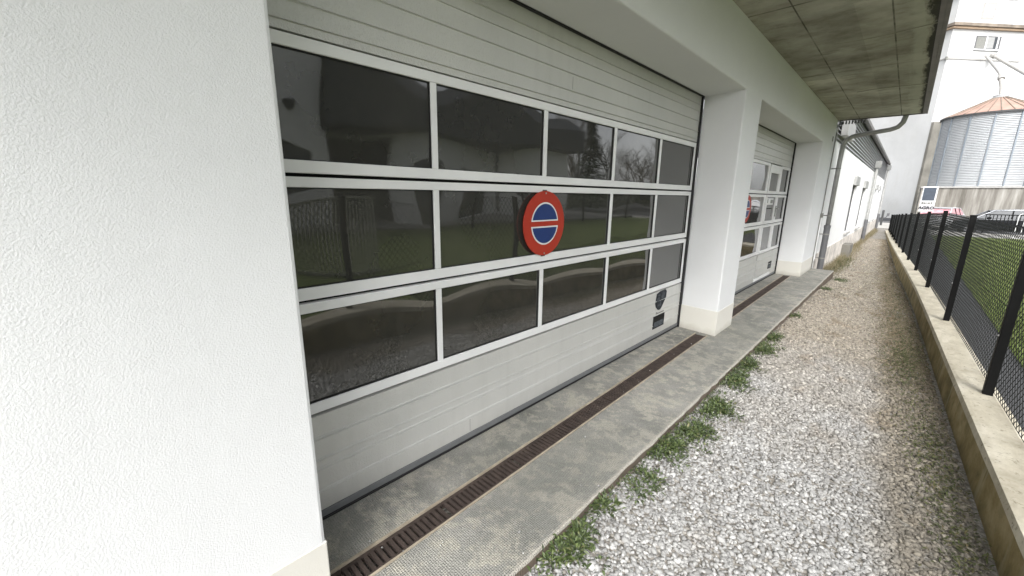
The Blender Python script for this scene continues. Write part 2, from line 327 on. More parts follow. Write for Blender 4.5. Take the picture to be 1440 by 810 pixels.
def drain(y0,y1,label,near):
    d=thing('drain_channel',label,'drain',(dx(y0),y0,.134),'drain channels in front of the garage doors')
    for s,xo in ((-1,-.064),(1,.064)):
        m=MB(); a=dx(y0)+xo;b=dx(y1)+xo;w=.009
        m.add([(a-w/2,y0,.06),(a+w/2,y0,.06),(b+w/2,y1,.06),(b-w/2,y1,.06),(a-w/2,y0,.1375),(a+w/2,y0,.1375),(b+w/2,y1,.1375),(b-w/2,y1,.1375)],[(0,3,2,1),(4,5,6,7),(0,1,5,4),(1,2,6,5),(2,3,7,6),(3,0,4,7)])
        m.build('edge_rail',M['strip'],d)
    y=y0; L=.5; pitch=.0286
    while y<y1-.02:
        ye=min(y+L,y1); m=MB(); c=lambda q:dx(q)
        def sk(x0,x1,a,b,z0=.108,z1=.1285):
            m.add([(c(a)+x0,a,z0),(c(a)+x1,a,z0),(c(b)+x1,b,z0),(c(b)+x0,b,z0),(c(a)+x0,a,z1),(c(a)+x1,a,z1),(c(b)+x1,b,z1),(c(b)+x0,b,z1)],[(0,3,2,1),(4,5,6,7),(0,1,5,4),(1,2,6,5),(2,3,7,6),(3,0,4,7)])
        sk(-.058,-.043,y+.002,ye-.002); sk(.043,.058,y+.002,ye-.002)
        q=y+.006
        while q<ye-.02:
            sk(-.0435,.0435,q,q+.0158,.11,.1275+random.uniform(-.001,.001)); q+=pitch
        m.build('grate',M['grate'],d); y+=L
drain(-1.0,4.50,'rusty slotted drain channel along the nearer garage door','n')
drain(5.16,9.35,'rusty slotted drain channel along the farther garage door','f')
# ------------------------------------------------------------------ garage building
G=thing('garage_building','white rendered building with two recessed garage doors under a concrete canopy','building',(-1.28,0,.134))
XF,XB=-1.28,-1.686
us=[-7,.419,4.548,5.119,9.413,10.76]; vs=[-.2,2.607,6.2]
def solidw(u,v): return not(v<2.607 and (.419<u<4.548 or 5.119<u<9.413))
def mkw(u,v,w):
    if u==4.548 and w==XB: u=4.60
    return (w,u,v)
w_=grid(us,vs,solidw,mkw,XB,XF).build('wall',M['stucco'],G,bevel=.012)
m=MB()
m.box(-1.9,XB-.002,10.5,10.755,-.2,6.2); m.box(-7,-6.6,-7,10.7,6.0,6.2); m.build('rear_wall',M['stucco'],G)
# plinth, a thin proud coat wrapped round every pier
e=.003
for y0,y1,sp in ((-7,.419,0),(4.548,5.119,.05),(9.413,10.76,0)):
    m=MB(); a,b=y0-e,y1+e
    m.add([(XF+e,a,.11),(XF+e,b,.11),(XB,b,.11),(XB,a+sp,.11),(XF+e,a,.405),(XF+e,b,.408),(XB,b,.40),(XB,a+sp,.403)],[(0,3,2,1),(4,5,6,7),(0,1,5,4),(1,2,6,5),(2,3,7,6),(3,0,4,7)])
    m.build('plinth',M['plinth'],G,bevel=.004)
m=MB(); m.box(XF,XF+.012,10.43,10.50,2.71,2.80); m.build('wall_vent',M['greypl'],G,bevel=.003)
# canopy; its unseen near end is lengthened to shade the near wall
RID=plain('pale_ridge',(.30,.285,.235),.9)
m=MB(); m.box(XF,-.036,-1.6,10.80,3.14,3.34); cn=m.build('canopy',M['soffit'],G)
m=MB(); m.box(-.034,-.004,-1.6,6.2,3.125,3.36); m.box(-.033,-.005,6.208,10.83,3.125,3.36); m.box(XF+.02,-.034,10.802,10.83,3.125,3.36); m.box(-.07,-.034,-1.6,10.8,3.128,3.1385); m.build('edge_flashing',M['flash'],cn,bevel=.002)
m=MB()
for y0 in (4.4,7.0):
    pts=[]
    for k in range(14):
        x=-1.27+k*(1.2/13); 
        if k<5: continue
        pts.append((x,y0+1.15+.05*math.sin(x*5+y0),3.1385))
    if len(pts)>2: m=MB(); m.tube(pts,.0045,5); m.build('form_ridge',RID,cn)
# door builder --------------------------------------------------
B=-1.702
def grooved(y0,y1,z0,z1,grooves,cuts=()):
    """horizontal grooves as V cuts in an extruded profile"""
    pts=[(B-.04,z0),(B,z0)]
    for z,dep,w in sorted(grooves):
        pts+=[(B,z-w),(B-dep,z-w*.5),(B-dep*.6,z),(B+ .0055,z+w*.3),(B+.0045,z+w*.75),(B,z+w)]
    pts+=[(B,z1),(B-.04,z1)]
    m=MB(); m.extr([(x,y0,z) for x,z in pts],(0,y1-y0,0)); return m
def pane(y0,y1,z0,z1,parent,bul):
    n=16;mm=8;m=MB();vs=[];fs=[]
    for j in range(mm+1):
        for i in range(n+1):
            u=2*i/n-1;v=2*j/mm-1
            vs.append((B-.016-bul*(1-u*u)*(1-v*v),y0+(y1-y0)*i/n,z0+(z1-z0)*j/mm))
    for j in range(mm):
        for i in range(n): a=j*(n+1)+i; fs.append((a,a+1,a+n+2,a+n+1))
    m.add(vs,fs); return m.build('pane',M['glass'],parent,smooth=True)
LOWG=[(.543,.007,.010),(.440,.005,.006),(.393,.008,.011),(.283,.007,.010)]
TOPG=[(2.192,.003,.004),(2.262,.0035,.007),(2.365,.0035,.007),(2.458,.0025,.005),(2.52,.0035,.007)]
ROWS=[(.664,1.154,.712,1.113),(1.168,1.656,1.219,1.616),(1.670,2.153,1.718,2.108)]
def rail(m,y0,y1,z0,z1,xo=.0): m.box(B-.035,B+xo,y0,y1,z0,z1)
def rows(door,y0,y1,mull,wicket=None):
    for ri,(z0,z1,g0,g1) in enumerate(ROWS):
        m=MB(); rail(m,y0,y1,z0,g0); rail(m,y0,y1,g1,z1)
        edges=[y0]+mull+[y1]
        rail(m,y0,y0+.035,g0,g1); rail(m,y1-.035,y1,g0,g1)
        for q in mull: m.box(B-.035,B-.001,q-.0175,q+.0175,g0,g1)
        m.build('section_frame',M['frame'],door,bevel=.003)
        # thin black glazing bead
        ed=[y0+.035]+sum([[q-.0175,q+.0175] for q in mull],[])+[y1-.035]
        bd=MB()
        for a,b in zip(ed[::2],ed[1::2]):
            t_=.004
            bd.box(B-.02,B-.008,a,b,g0,g0+t_); bd.box(B-.02,B-.008,a,b,g1-t_,g1); bd.box(B-.02,B-.008,a,a+t_,g0+t_,g1-t_); bd.box(B-.02,B-.008,b-t_,b,g0+t_,g1-t_)
            pane(a,b,g0,g1,door,random.choice((.0030,.0038,.0042)) if a<1.5 else random.choice((.0012,.0018,.0015)))
        bd.build('glazing_bead',M['rubber'],door)
# door 1
y0,y1=.385,4.572
D1=grooved(y0,y1,.185,.650,LOWG).build('garage_door',M['door'],G)
D1['label']='garage door with dark windows in three rows, nearest'
grooved(y0,y1,2.160,2.66,TOPG).build('top_panel',M['door'],D1)
rows(D1,y0,y1,[1.239,2.084,2.932,3.738])
m=MB(); m.box(B-.10,B-.045,y0-.1,y1+.1,.10,2.75); m.build('backing',M['dark'],D1)
m=MB(); m.box(B-.03,B+.006,y0,y1,.150,.183); m.build('bottom_profile',M['profile'],D1,bevel=.003)
m=MB(); m.box(B-.03,B+.008,y0,y1,.1345,.148); m.build('bottom_seal',M['rubber'],D1,bevel=.004)
m=MB(); m.box(B-.03,XB+.004,4.573,4.594,.136,2.60); m.box(B-.03,XB+.006,.39,4.6,2.601,2.6065); m.build('side_seal',M['rubber'],D1)
# door 2 with wicket
y0,y1=5.08,9.405
m=MB()
D2=grooved(y0,7.80,.185,.650,LOWG).build('garage_door',M['door'],G); D2['label']='far garage door with a wicket door cut into it'
grooved(8.93,y1,.185,.650,LOWG).build('low_panel',M['door'],D2)
grooved(y0,y1,2.160,2.66,TOPG).build('top_panel',M['door'],D2)
for ri,(z0,z1,g0,g1) in enumerate(ROWS):
    m=MB(); segs=[(y0,7.83)]
    for a,b in segs: rail(m,a,b,z0,g0); rail(m,a,b,g1,z1)
    rail(m,8.66,y1,z0,g0); rail(m,8.66,y1,g1,z1)
    mull=[5.9,6.55,7.2] if 0 else [5.95,6.80]
    ed=[y0+.035,5.93,5.97,6.78,6.82,7.76]
    for a,b in ((y0,y0+.035),(5.93,5.97),(6.78,6.82),(7.76,7.83),(8.66,8.74),(y1-.05,y1)): m.box(B-.035,B-.0015,a,b,g0,g1)
    m.build('section_frame',M['frame'],D2,bevel=.003)
    for a,b in zip(ed[::2],ed[1::2]): pane(a,b,g0,g1,D2,.003)
    pane(8.74,y1-.05,g0,g1,D2,.0025)
W=MB()
for ri,(z0,z1,g0,g1) in enumerate(ROWS):
    g1=g1 if ri<2 else 2.01
    W.box(B-.034,B+.008,7.87,8.64,z0,g0); W.box(B-.034,B+.008,7.87,8.64,g1,z1 if ri<2 else 2.14)
    W.box(B-.034,B+.006,7.87,7.935,g0,g1); W.box(B-.034,B+.006,8.55,8.64,g0,g1)
wf=W.build('wicket_frame',M['frame'],D2,bevel=.004)
for ri,(z0,z1,g0,g1) in enumerate(ROWS): pane(7.935,8.55,g0,g1 if ri<2 else 2.01,D2,.0025)
grooved(7.87,8.90,.24,.650,LOWG).build('wicket_panel',M['door'],D2)
m=MB(); m.box(B-.035,B+.01,7.805,8.925,.186,.232); m.box(B-.035,B+.006,8.66,8.70,.7,.75); m.build('threshold',M['frame'],D2,bevel=.004)
m=MB(); m.tube([(B+.01,8.60,1.42),(B+.055,8.60,1.42),(B+.06,8.59,1.42),(B+.06,8.48,1.42)],.010,8); m.box(B+.008,B+.016,8.575,8.625,1.28,1.47); m.build('handle',M['greypl'],D2)
m=MB(); m.box(B-.012,B-.004,7.96,8.40,1.49,1.60); nt=m.build('notice',M['white'],D2)
m=MB(); m.box(B-.004,B-.002,7.985,8.03,1.52,1.585); m.build('notice_print',M['greypl'],D2)
m=MB(); m.box(B-.004,B-.002,8.20,8.37,1.515,1.575); m.build('notice_print',M['greypl'],D2)
def pull(y,z,w,h,parent):
    m=MB(); t_=.014
    m.box(B,B+.006,y-w/2,y+w/2,z-h/2,z-h/2+t_); m.box(B,B+.006,y-w/2,y+w/2,z+h/2-t_,z+h/2); m.box(B,B+.006,y-w/2,y-w/2+t_,z-h/2+t_,z+h/2-t_); m.box(B,B+.006,y+w/2-t_,y+w/2,z-h/2+t_,z+h/2-t_)
    m.box(B+.0005,B+.002,y-w/2+t_,y+w/2-t_,z-h/2+t_,z+h/2-t_)
    m.extr([(B+.002,y-w/2+t_,z-h/2+t_),(B+.008,y-w/2+t_,z-h/2+t_),(B+.002,y-w/2+t_,z)],(0,w-2*t_,0),1)
    m.build('recessed_pull',[M['black'],M['crest2']],parent)
pull(4.045,.322,.26,.135,D1); pull(8.85,.375,.24,.135,D2)
m=MB(); m.box(B-.11,B-.045,y0-.1,y1+.1,.10,2.75); m.build('backing',M['dark'],D2)
m=MB(); m.box(B-.03,B+.006,y0,y1,.150,.183); m.build('bottom_profile',M['profile'],D2,bevel=.003)
m=MB(); m.box(B-.03,B+.008,y0,y1,.1345,.148); m.build('bottom_seal',M['rubber'],D2)
m=MB(); m.box(B-.03,XB+.006,9.390,9.411,.136,2.60); m.box(B-.03,XB+.006,5.12,9.41,2.601,2.6065); m.build('side_seal',M['rubber'],D2)
# crest sticker and caption marks on door 1
cr=[(-.125,.0),(-.105,.105),(-.03,.125),(.10,.13),(.135,.10),(.13,.03),(.085,-.02),(.05,-.06),(.0,-.10),(-.05,-.085),(-.105,-.045)]
m=MB(); m.extr([(B+.0005,4.05+a,.530+b*.93) for a,b in cr],(.002,0,0)); cs=m.build('crest_emblem',M['crest'],D1)
m=MB()
m.extr([(B+.003,4.05+a*.82,.532+b*.76) for a,b in cr],(.001,0,0),0)
for a,b,w,h in ((-.06,.03,.035,.03),(.04,.06,.02,.045),(-.02,-.035,.05,.015),(.07,.05,.012,.05),(-.06,.075,.04,.01),(.0,.01,.012,.06)):
    m.extr([(B+.0045,4.05+a-w,.535+b-h*.6),(B+.0045,4.05+a+w,.535+b-h),(B+.0045,4.05+a+w*.6,.535+b+h),(B+.0045,4.05+a-w*.8,.535+b+h*.5)],(.001,0,0),1)
m.build('crest_detail',[M['crest'],M['crest2']],cs)
m=MB()
for k,(a,w) in enumerate(((-.09,.031),(-.06,.018),(-.0425,.012),(-.031,.02),(-.0115,.034),(.022,.03),(.0515,.05))):
    m.box(B+.0005,B+.002,4.055+a,4.055+a+w,.405,.405+(.024 if k==0 else .013))
m.build('crest_caption',M['greypl'],D1)
# faint vertical seams on the panels
for q in ((2.338,2.341,2.272,2.35),(1.438,1.441,.19,.273)): m=MB(); m.box(B+.0003,B+.0012,*q); m.build('panel_joint',M['greypipe'],D1)
# no-parking signs
def half(sgn,rr,y,z,x,d=.001,gap=.022):
    pts=[];a0=math.asin(gap/rr)
    for k in range(33):
        a=a0+(math.pi-2*a0)*k/32; pts.append((x,y+rr*math.cos(a),z+sgn*rr*math.sin(a)))
    return MB().extr(pts,(d,0,0))
def nosign(y,z,r,label,tilt=0):
    s=thing('no_parking_sign',label,'sign',(B+.02,y,z),'no parking signs on the garage doors')
    disc=lambda rr,x0,x1:MB().extr([(x0,y+rr*math.cos(2*math.pi*k/72),z+rr*math.sin(2*math.pi*k/72)) for k in range(72)],(x1-x0,0,0))
    disc(r,B+.0125,B+.020).build('disc',M['red'],s,bevel=.0015)
    for q in (1,-1):
        half(q,r*.66,y,z,B+.0203,.0008,.016).build('white_rim',M['white'],s)
        half(q,r*.61,y,z,B+.0213,.0008,.025).build('blue_field',M['blue'],s)
    for q in (1,-1):
        m=MB(); m.tube([(B+.0205,y,z+q*r*.93),(B+.023,y,z+q*r*.93)],.006,10); m.build('screw',M['screw'],s)
        m=MB(); m.box(B+.001,B+.012,y-.02,y+.02,z+q*(r-.005)-.012,z+q*(r-.005)+.012); m.build('clip',M['signback'],s)
    s.location.x-=.0085
nosign(2.085,1.418,.208,'round red and blue no parking sign on the nearer garage door')
nosign(6.77,1.44,.20,'red no parking sign on the farther door, half hidden by the pillar')
# downpipe from the canopy
m=MB()
el=[(-.29,10.88,3.33),(-.29,10.88,3.13),(-.31,10.89,3.02),(-.37,10.90,2.94),(-.47,10.90,2.905),(-.80,10.895,2.86),(-1.02,10.885,2.82),(-1.10,10.88,2.76),(-1.14,10.875,2.66),(-1.145,10.87,2.3),(-1.145,10.86,1.0)]
m.tube(el,.042,14); dp=m.build('downpipe',M['greypipe'],G,smooth=True)
m=MB(); m.tube([(-1.145,10.86,1.03),(-1.145,10.86,.06)],.056,16); m.tube([(-1.145,10.86,1.06),(-1.145,10.86,1.0)],.060,16); m.build('pipe_sleeve',M['sleeve'],dp,smooth=False)
for z in (.35,.86,1.25,2.2):
    m=MB(); m.tube([(-1.145,10.86,z),(-1.145,10.86,z+.025)],.0585 if z<1 else .046,14); m.box(-1.3,-1.19,10.85,10.87,z,z+.02); m.build('pipe_bracket',M['greypl'],dp)
m=MB(); m.tube([(-1.265,10.62,.14),(-1.265,10.62,1.28),(-1.262,10.68,1.33),(-1.26,10.72,2.9)],.009,8); m.box(-1.275,-1.235,10.66,10.74,1.22,1.31); m.build('conduit',M['greypl'],G)
m=MB(); m.tube([(-1.27,10.79,.3),(-1.27,10.79,3.0)],.016,8); m.build('cable_duct',M['white'],G)
m=MB()
for k in range(9):
    m.box(-1.26+.12*k*.4,-1.235+.12*k*.4,10.82,10.86,3.06,3.12)
m.build('canopy_end_fixing',M['sleeve'],cn)
# ------------------------------------------------------------------ annex building
A=thing('annex_building','long low white annex with grey louvred upper band and tall narrow windows','building',(-1.28,11,-.2))
wins=[(16.25,17.35,.58,2.04),(20.0,21.2,.55,2.03),(27.5,28.3,.55,2.1),(30.3,31.1,.55,2.1)]
us=sorted({10.95,35.0}|{q for w in wins for q in w[:2]}); vs=sorted({-.4,2.78}|{q for w in wins for q in w[2:]})
def sa(u,v): return not any(a<u<b and c<v<d for a,b,c,d in wins)
grid(us,vs,sa,lambda u,v,w:(w,u,v),-1.6,-1.28).build('wall',M['annex'],A,bevel=.01)
m=MB(); m.box(-6,-1.3,34.8,35,-.4,2.78); m.build('end_wall',M['annex'],A)
m=MB(); m.box(-5,-1.30,11.0,34.98,2.80,3.72); m.build('louvre_cladding',M['louvre'],A)
m=MB()
for k in range(10): m.extr([(-1.298,11.02,2.82+k*.088),(-1.265,11.02,2.82+k*.088),(-1.298,11.02,2.885+k*.088)],(0,23.9,0))
m.build('louvre_slats',M['louvre'],A)
m=MB(); m.extr([(-1.20,10.98,3.70),(-1.20,10.98,3.80),(-5,10.98,4.6),(-5,10.98,4.5)],(0,24.1,0)); m.build('roof',M['slate'],A)
m=MB(); m.extr([(-1.15,10.98,3.69),(-1.15,10.98,3.80),(-1.24,10.98,3.80),(-1.24,10.98,3.69)],(0,24.1,0)); m.build('gutter',M['flash'],A,bevel=.01)
for i,(a,b,c,d) in enumerate(wins):
    m=MB(); m.box(-1.38,-1.345,a,b,c,d); p=m.build('window',M['glass'],A)
    m=MB(); m.box(-1.39,-1.325,a,a+.06,c,d); m.box(-1.39,-1.325,b-.06,b,c,d); m.box(-1.389,-1.327,(a+b)/2-.03,(a+b)/2+.03,c,d); m.build('window_frame',M['sleeve'],p)
    m=MB(); m.box(-1.30,-1.21,a-.04,b+.04,d-.02,d+.24); m.build('shutter_box',M['shutter'],p,bevel=.01)
    m=MB(); m.box(-1.45,-1.22,a-.05,b+.05,c-.05,c-.002); m.build('sill',M['kerb'],p,bevel=.005)
for y,ht in ((23.8,2.95),(34.4,3.4)):
    m=MB(); m.tube([(-1.19,y,ht),(-1.19,y,-.1)],.055,12); p=m.build('downpipe',M['shutter'],A)
    m=MB(); m.tube([(-1.19,y,.75),(-1.19,y,-.25)],.066,12); m.build('pipe_sleeve',M['sleeve'],p)
    m=MB(); m.extr([(-1.27,y-.2,ht+.24),(-1.27,y+.2,ht+.24),(-1.27,y+.12,ht-.03),(-1.27,y-.12,ht-.03)],(.2,0,0)); m.build('rainwater_head',M['shutter'],p,bevel=.01)
m=MB(); m.box(-1.278,-1.268,10.95,35,-.3,.42); m.build('base_render',M['base'],A)
m=MB(); m.box(-1.27,-1.06,16.3,17.2,-.22,.22); m.build('concrete_block',M['darkrender'],A,bevel=.01)
m=MB(); m.box(-1.26,-1.14,11.3,12.6,2.90,3.24); m.build('sheet_metal_box',M['shutter'],A,bevel=.01)
# ------------------------------------------------------------------ retaining wall
RW=thing('retaining_wall','low concrete garden wall with a pale rough top running beside the gravel','wall',(.5,3,0))
yy=[-8+.5*k for k in range(85)]
def strip(m,pr):   # pr(y)-> list of (x,z) section, closed
    n=None;vs=[];fs=[]
    for i,y in enumerate(yy):
        sec=pr(y); n=len(sec); vs+=[(x,y,z) for x,z in sec]
        if i:
            for k in range(n): fs.append(((i-1)*n+k,(i-1)*n+(k+1)%n,i*n+(k+1)%n,i*n+k))
    fs+=[tuple(range(n)),tuple((len(yy)-1)*n+k for k in range(n))]
    return m.add(vs,fs)
strip(MB(),lambda y:[(cx(y)-.036,-.45),(cx(y)-.006,cz(y)-.046),(cx(y)+.2,cz(y)-.046),(cx(y)+.2,-.45)]).build('wall_face',M['wallside'],RW)
strip(MB(),lambda y:[(cx(y)-.008+.002*math.sin(y*7),cz(y)-.044),(cx(y)-.001,cz(y)-.003),(cx(y)+.02,cz(y)),(cx(y)+.205,cz(y)),(cx(y)+.205,cz(y)-.044)]).build('coping',M['coping'],RW)
# ------------------------------------------------------------------ chain-link fence
F=thing('chain_link_fence','black chain link fence with square posts along the garden wall','fence',(.6,4,.25))
ft=lambda y:interp(y,[(-8,1.44),(9.5,1.44),(33,.74)])
fx=lambda y:cx(y)+.135
py=[-5.42+2.43*k for k in range(17)]
P=[(fx(y),y) for y in py if y<34]
for x,y in P:
    m=MB(); m.box(x-.025,x+.025,y-.025,y+.025,cz(y)-.01,ft(y)); m.box(x-.028,x+.028,y-.028,y+.028,ft(y),ft(y)+.012)
    p=m.build('post',M['blackpost'],F,bevel=.003)
    if y<12:
        m=MB(); m.tube([(x-.025,y-.005,ft(y)-.75),(x-.031,y-.005,ft(y)-.75)],.007,8); m.build('bolt',M['screw'],p)
mw=MB()
def tri(m,a,b,r):
    a=Vector(a);b=Vector(b);d=(b-a).normalized();u=Vector((1,0,0));w=d.cross(u).normalized()
    vs=[]
    for p in (a,b):
        for k in range(3): an=2*math.pi*k/3; vs.append(p+u*math.cos(an)*r+w*math.sin(an)*r)
    m.add(vs,[(0,1,4,3),(1,2,5,4),(2,0,3,5)])
for (xa,ya),(xb,yb) in zip(P,P[1:]):
    L=yb-ya; H=(ft(ya)-cz(ya))-.035; pitch=.062 if ya<14 else .09; rr=.0023 if ya<14 else .003
    def pt(u,v,off): 
        f_=u/L; y=ya+u; zb=cz(ya)*(1-f_)+cz(yb)*f_+.012; zt=ft(ya)*(1-f_)+ft(yb)*f_-.02
        return (xa+(xb-xa)*f_+.034+off, y, zb+(zt-zb)*v/H)
    k=-H
    while k<L:
        u0,v0=k,0;u1,v1=k+H,H
        if u0<0: v0=-u0;u0=0
        if u1>L: v1=H-(u1-L);u1=L
        if u1>u0:
            tri(mw,pt(u0,v0,0),pt(u1,v1,0),rr); tri(mw,pt(L-u0,v0,.003),pt(L-u1,v1,.003),rr)
        k+=pitch
    for v in (.0,H*.5,H): tri(mw,pt(0,v,.001),pt(L,v,.001),.0022)
mw.build('wire_mesh',M['wire'],F)
# ------------------------------------------------------------------ stones
ico=[(-.526,0,.851),(.526,0,.851),(-.526,0,-.851),(.526,0,-.851),(0,.851,.526),(0,.851,-.526),(0,-.851,.526),(0,-.851,-.526),(.851,.526,0),(-.851,.526,0),(.851,-.526,0),(-.851,-.526,0)]
icf=[(0,4,1),(0,9,4),(9,5,4),(4,5,8),(4,8,1),(8,10,1),(8,3,10),(5,3,8),(5,2,3),(2,7,3),(7,10,3),(7,6,10),(7,11,6),(11,0,6),(0,1,6),(6,1,10),(9,0,11),(9,11,2),(9,2,5),(7,2,11)]
ico=np.array(ico);icf=np.array(icf)
def scatter_mesh(name,pts,sx,mat,flat=.6):
    n=len(pts); ax=rng.normal(size=(n,4)); ax/=np.linalg.norm(ax,axis=1)[:,None]
    w,x,y,z=ax.T
    Rm=np.stack([1-2*(y*y+z*z),2*(x*y-z*w),2*(x*z+y*w),2*(x*y+z*w),1-2*(x*x+z*z),2*(y*z-x*w),2*(x*z-y*w),2*(y*z+x*w),1-2*(x*x+y*y)],1).reshape(n,3,3)
    sc=np.stack([sx*rng.uniform(.9,1.35,n),sx*rng.uniform(.7,1.0,n),sx*rng.uniform(.45,.75,n)],1)
    v=ico[None]*sc[:,None,:]*rng.uniform(.88,1.12,(n,12,1))
    v=np.einsum('nij,nkj->nki',Rm,v); v[:,:,2]*=.8
    v+=pts[:,None,:]
    f=(icf[None]+12*np.arange(n)[:,None,None]).reshape(-1)
    me=bpy.data.meshes.new(name); me.vertices.add(n*12); me.vertices.foreach_set('co',v.reshape(-1).astype(np.float32))
    nf=n*20; me.loops.add(nf*3); me.loops.foreach_set('vertex_index',f.astype(np.int32)); me.polygons.add(nf)
    me.polygons.foreach_set('loop_start',np.arange(0,nf*3,3,dtype=np.int32)); me.update(calc_edges=True); me.validate()
    me.polygons.foreach_set('use_smooth',[True]*len(me.polygons)); me.materials.append(mat); o=bpy.data.objects.new(name,me); COL.objects.link(o); return o
def region(n,ya,yb,xl=-.875,pad=.045):
    y=rng.uniform(ya,yb,n); l=np.where(y>10.8,-1.25,xl); r=np.array([cx(q) for q in y])-pad; x=l+(r-l)*rng.uniform(0,1,n)
    return x,y
P_=[];Sz=[]
for n,ya,yb,s in ((36000,-.6,3.6,.0103),(26000,3.6,7.5,.0112),(16000,7.5,13,.013),(11000,13,26,.017)):
    x,y=region(n,ya,yb); z=np.array([gzx(p,q) for p,q in zip(x,y)])+rng.uniform(-.003,.007,n); P_.append(np.stack([x,y,z],1)); Sz.append(s*np.exp(rng.normal(0,.28,n)))
stuff(scatter_mesh('gravel',np.concatenate(P_),np.concatenate(Sz),M['stones']),'loose pale gravel covering the path','gravel')
# stray stones on the slab and grate
n=60; y=rng.uniform(.3,6,n); x=rng.uniform(-1.46,-.90,n); z=np.full(n,.139); 
stuff(scatter_mesh('stray_gravel',np.stack([x,y,z],1),.0045*np.exp(rng.normal(0,.3,n)),M['stones']),'small pale stones scattered over the concrete pavement','gravel')
# ------------------------------------------------------------------ plants
def leaf(m,p,d,L,w,droop=.3,fold=.0):
    d=Vector(d).normalized(); s=d.cross(Vector((0,0,1)))
    if s.length<.1: s=Vector((1,0,0))
    s.normalize(); p=Vector(p)
    a=p; b=p+d*L*.5+s*w; b2=p+d*L*.5-s*w; c=p+d*L-Vector((0,0,droop*L))
    mid=p+d*L*.5+Vector((0,0,fold*w)); m.add([a,b,c,b2],[(0,1,2,3)])
def weed(x,y,r,n,label,h=.05,lw=.006,seed=0):
    rd=random.Random(seed); m=MB(); ros=[(x+(.02+abs(rd.gauss(0,r*.55)))-.03,y+rd.gauss(0,r*.85)) for _ in range(max(5,int(n/20)))]
    for _ in range(n):
        cx0,cy0=rd.choice(ros); a=rd.uniform(0,2*math.pi); el=rd.uniform(.1,1.2); q=rd.random()**.7*.045
        px,py_=cx0+math.cos(a)*q,cy0+math.sin(a)*q
        if px<-.88: px=-.88+rd.random()*.01
        L=rd.uniform(.018,.05); leaf(m,(px,py_,gzx(px,y)+rd.uniform(.004,h)*rd.random()),(math.cos(a)*math.cos(el),math.sin(a)*math.cos(el),math.sin(el)),L,rd.uniform(.6,1.3)*lw,rd.uniform(.1,.6))
    o=m.build('weed_clump',M['weed']); return tag(o,label,'weed','weeds along the pavement edge')
WD=[(-.85,1.25,.085,620,'nearest weed clump at the pavement edge, at the bottom of the picture'),
(-.855,1.58,.05,200,'small dark sparse weed just past the nearest clump by the pavement'),
(-.80,1.90,.07,240,'flat dark weed lying out on the pale gravel, second small one'),
(-.84,2.28,.085,620,'green weed clump at the start of the dense row by the kerb'),
(-.80,2.58,.10,760,'wide leafy weed clump spreading into the gravel below the tallest clump'),
(-.80,3.0,.115,950,'largest and brightest leafy weed clump beside the pavement edge'),
(-.83,3.62,.11,820,'dark green weed clump directly beyond the largest one'),
(-.84,4.02,.10,640,'loose weed clump in the middle of the row along the pavement'),
(-.84,4.62,.11,700,'weed clump level with the white pillar between the doors'),
(-.85,5.1,.09,420,'low weed clump just past the white pillar'),
(-.84,6.3,.07,160,'tiny weed tuft beside the pavement in front of the second door'),
(-.84,8.9,.10,330,'weed tuft at the pavement edge near the far corner'),
(-.80,10.4,.14,420,'farthest weed tuft beside the end of the pavement')]
for i,(x,y,r,n,lb) in enumerate(WD): weed(x,y,r,int(n*1.1),lb,.05,.0055,200+i)
m=MB(); rd=random.Random(5)
for _ in range(900):
    y=rd.uniform(1.1,5.4); x=-.878+abs(rd.gauss(0,.025)); a=rd.uniform(0,6.28); el=rd.uniform(.2,1.3)
    leaf(m,(x,y,gzx(x,y)+rd.random()*.03),(math.cos(a)*math.cos(el),math.sin(a)*math.cos(el),math.sin(el)),rd.uniform(.012,.03),.004,.3)
stuff(m.build('kerb_moss',M['weed']),'thin green growth in the joint along the pavement edge','ground cover')
m=MB(); rd=random.Random(11)
for (x0,y0_,sx_,sy_,n) in ((.28,5.8,.07,.9,1500),(.40,3.1,.05,.35,800),(.15,8.2,.08,1.2,1500),(-.0,11,.12,2,1800),(.33,4.3,.07,.5,350),(-.2,15,.15,3,1500),(.46,2.5,.04,.25,350),(.22,5.6,.09,.45,1400),(.10,7.0,.15,.6,700),(-.3,9.5,.25,1.2,700),(-.45,13,.3,2.5,1500),(.36,3.7,.06,.25,600)):
    for _ in range(int(n*.62)):
        y=rd.gauss(y0_,sy_); x=min(cx(y)-.045,rd.gauss(x0,sx_)); a=rd.uniform(0,6.28); el=rd.uniform(.1,.9)
        leaf(m,(x,y,gzx(x,y)+rd.uniform(.008,.026)),(math.cos(a)*math.cos(el),math.sin(a)*math.cos(el),math.sin(el)),rd.uniform(.018,.042),.0045,.3)
stuff(m.build('moss_patches',M['moss']),'thin moss and tufts growing in the gravel by the garden wall','ground cover')
def blades(name,n,fn,mat,L0,L1,w,label):
    m=MB()
    for _ in range(n):
        x,y,z=fn(); a=rd.uniform(0,6.28); L=rd.uniform(L0,L1); s=Vector((math.cos(a),math.sin(a),0))*w; lean=Vector((rd.gauss(0,.35),rd.gauss(0,.35),1)).normalized()*L
        p=Vector((x,y,z)); m.add([p-s,p+s,p+lean],[(0,1,2)])
    return stuff(m.build(name,mat),label,'grass')
def f1():
    y=rd.uniform(11.2,34); return (-1.26+abs(rd.gauss(0,.16 if y<20 else .10)),y,gz(y))
blades('dry_grass',5500,f1,M['dry'],.05,.26,.004,'dry tangled grass along the foot of the white annex')
def f2():
    y=rd.uniform(10.9,16); return (-1.2+abs(rd.gauss(0,.15)),y,gz(y))
blades('rough_grass',3500,f2,M['moss'],.03,.10,.005,'short green grass tuft area past the end of the pavement')
def f3():
    y=3.0+22*(rd.random()**1.6); x=1.02+ (rd.random()**1.3)*(1.2+.16*y); return (x,y,lz(y)+.01*x)
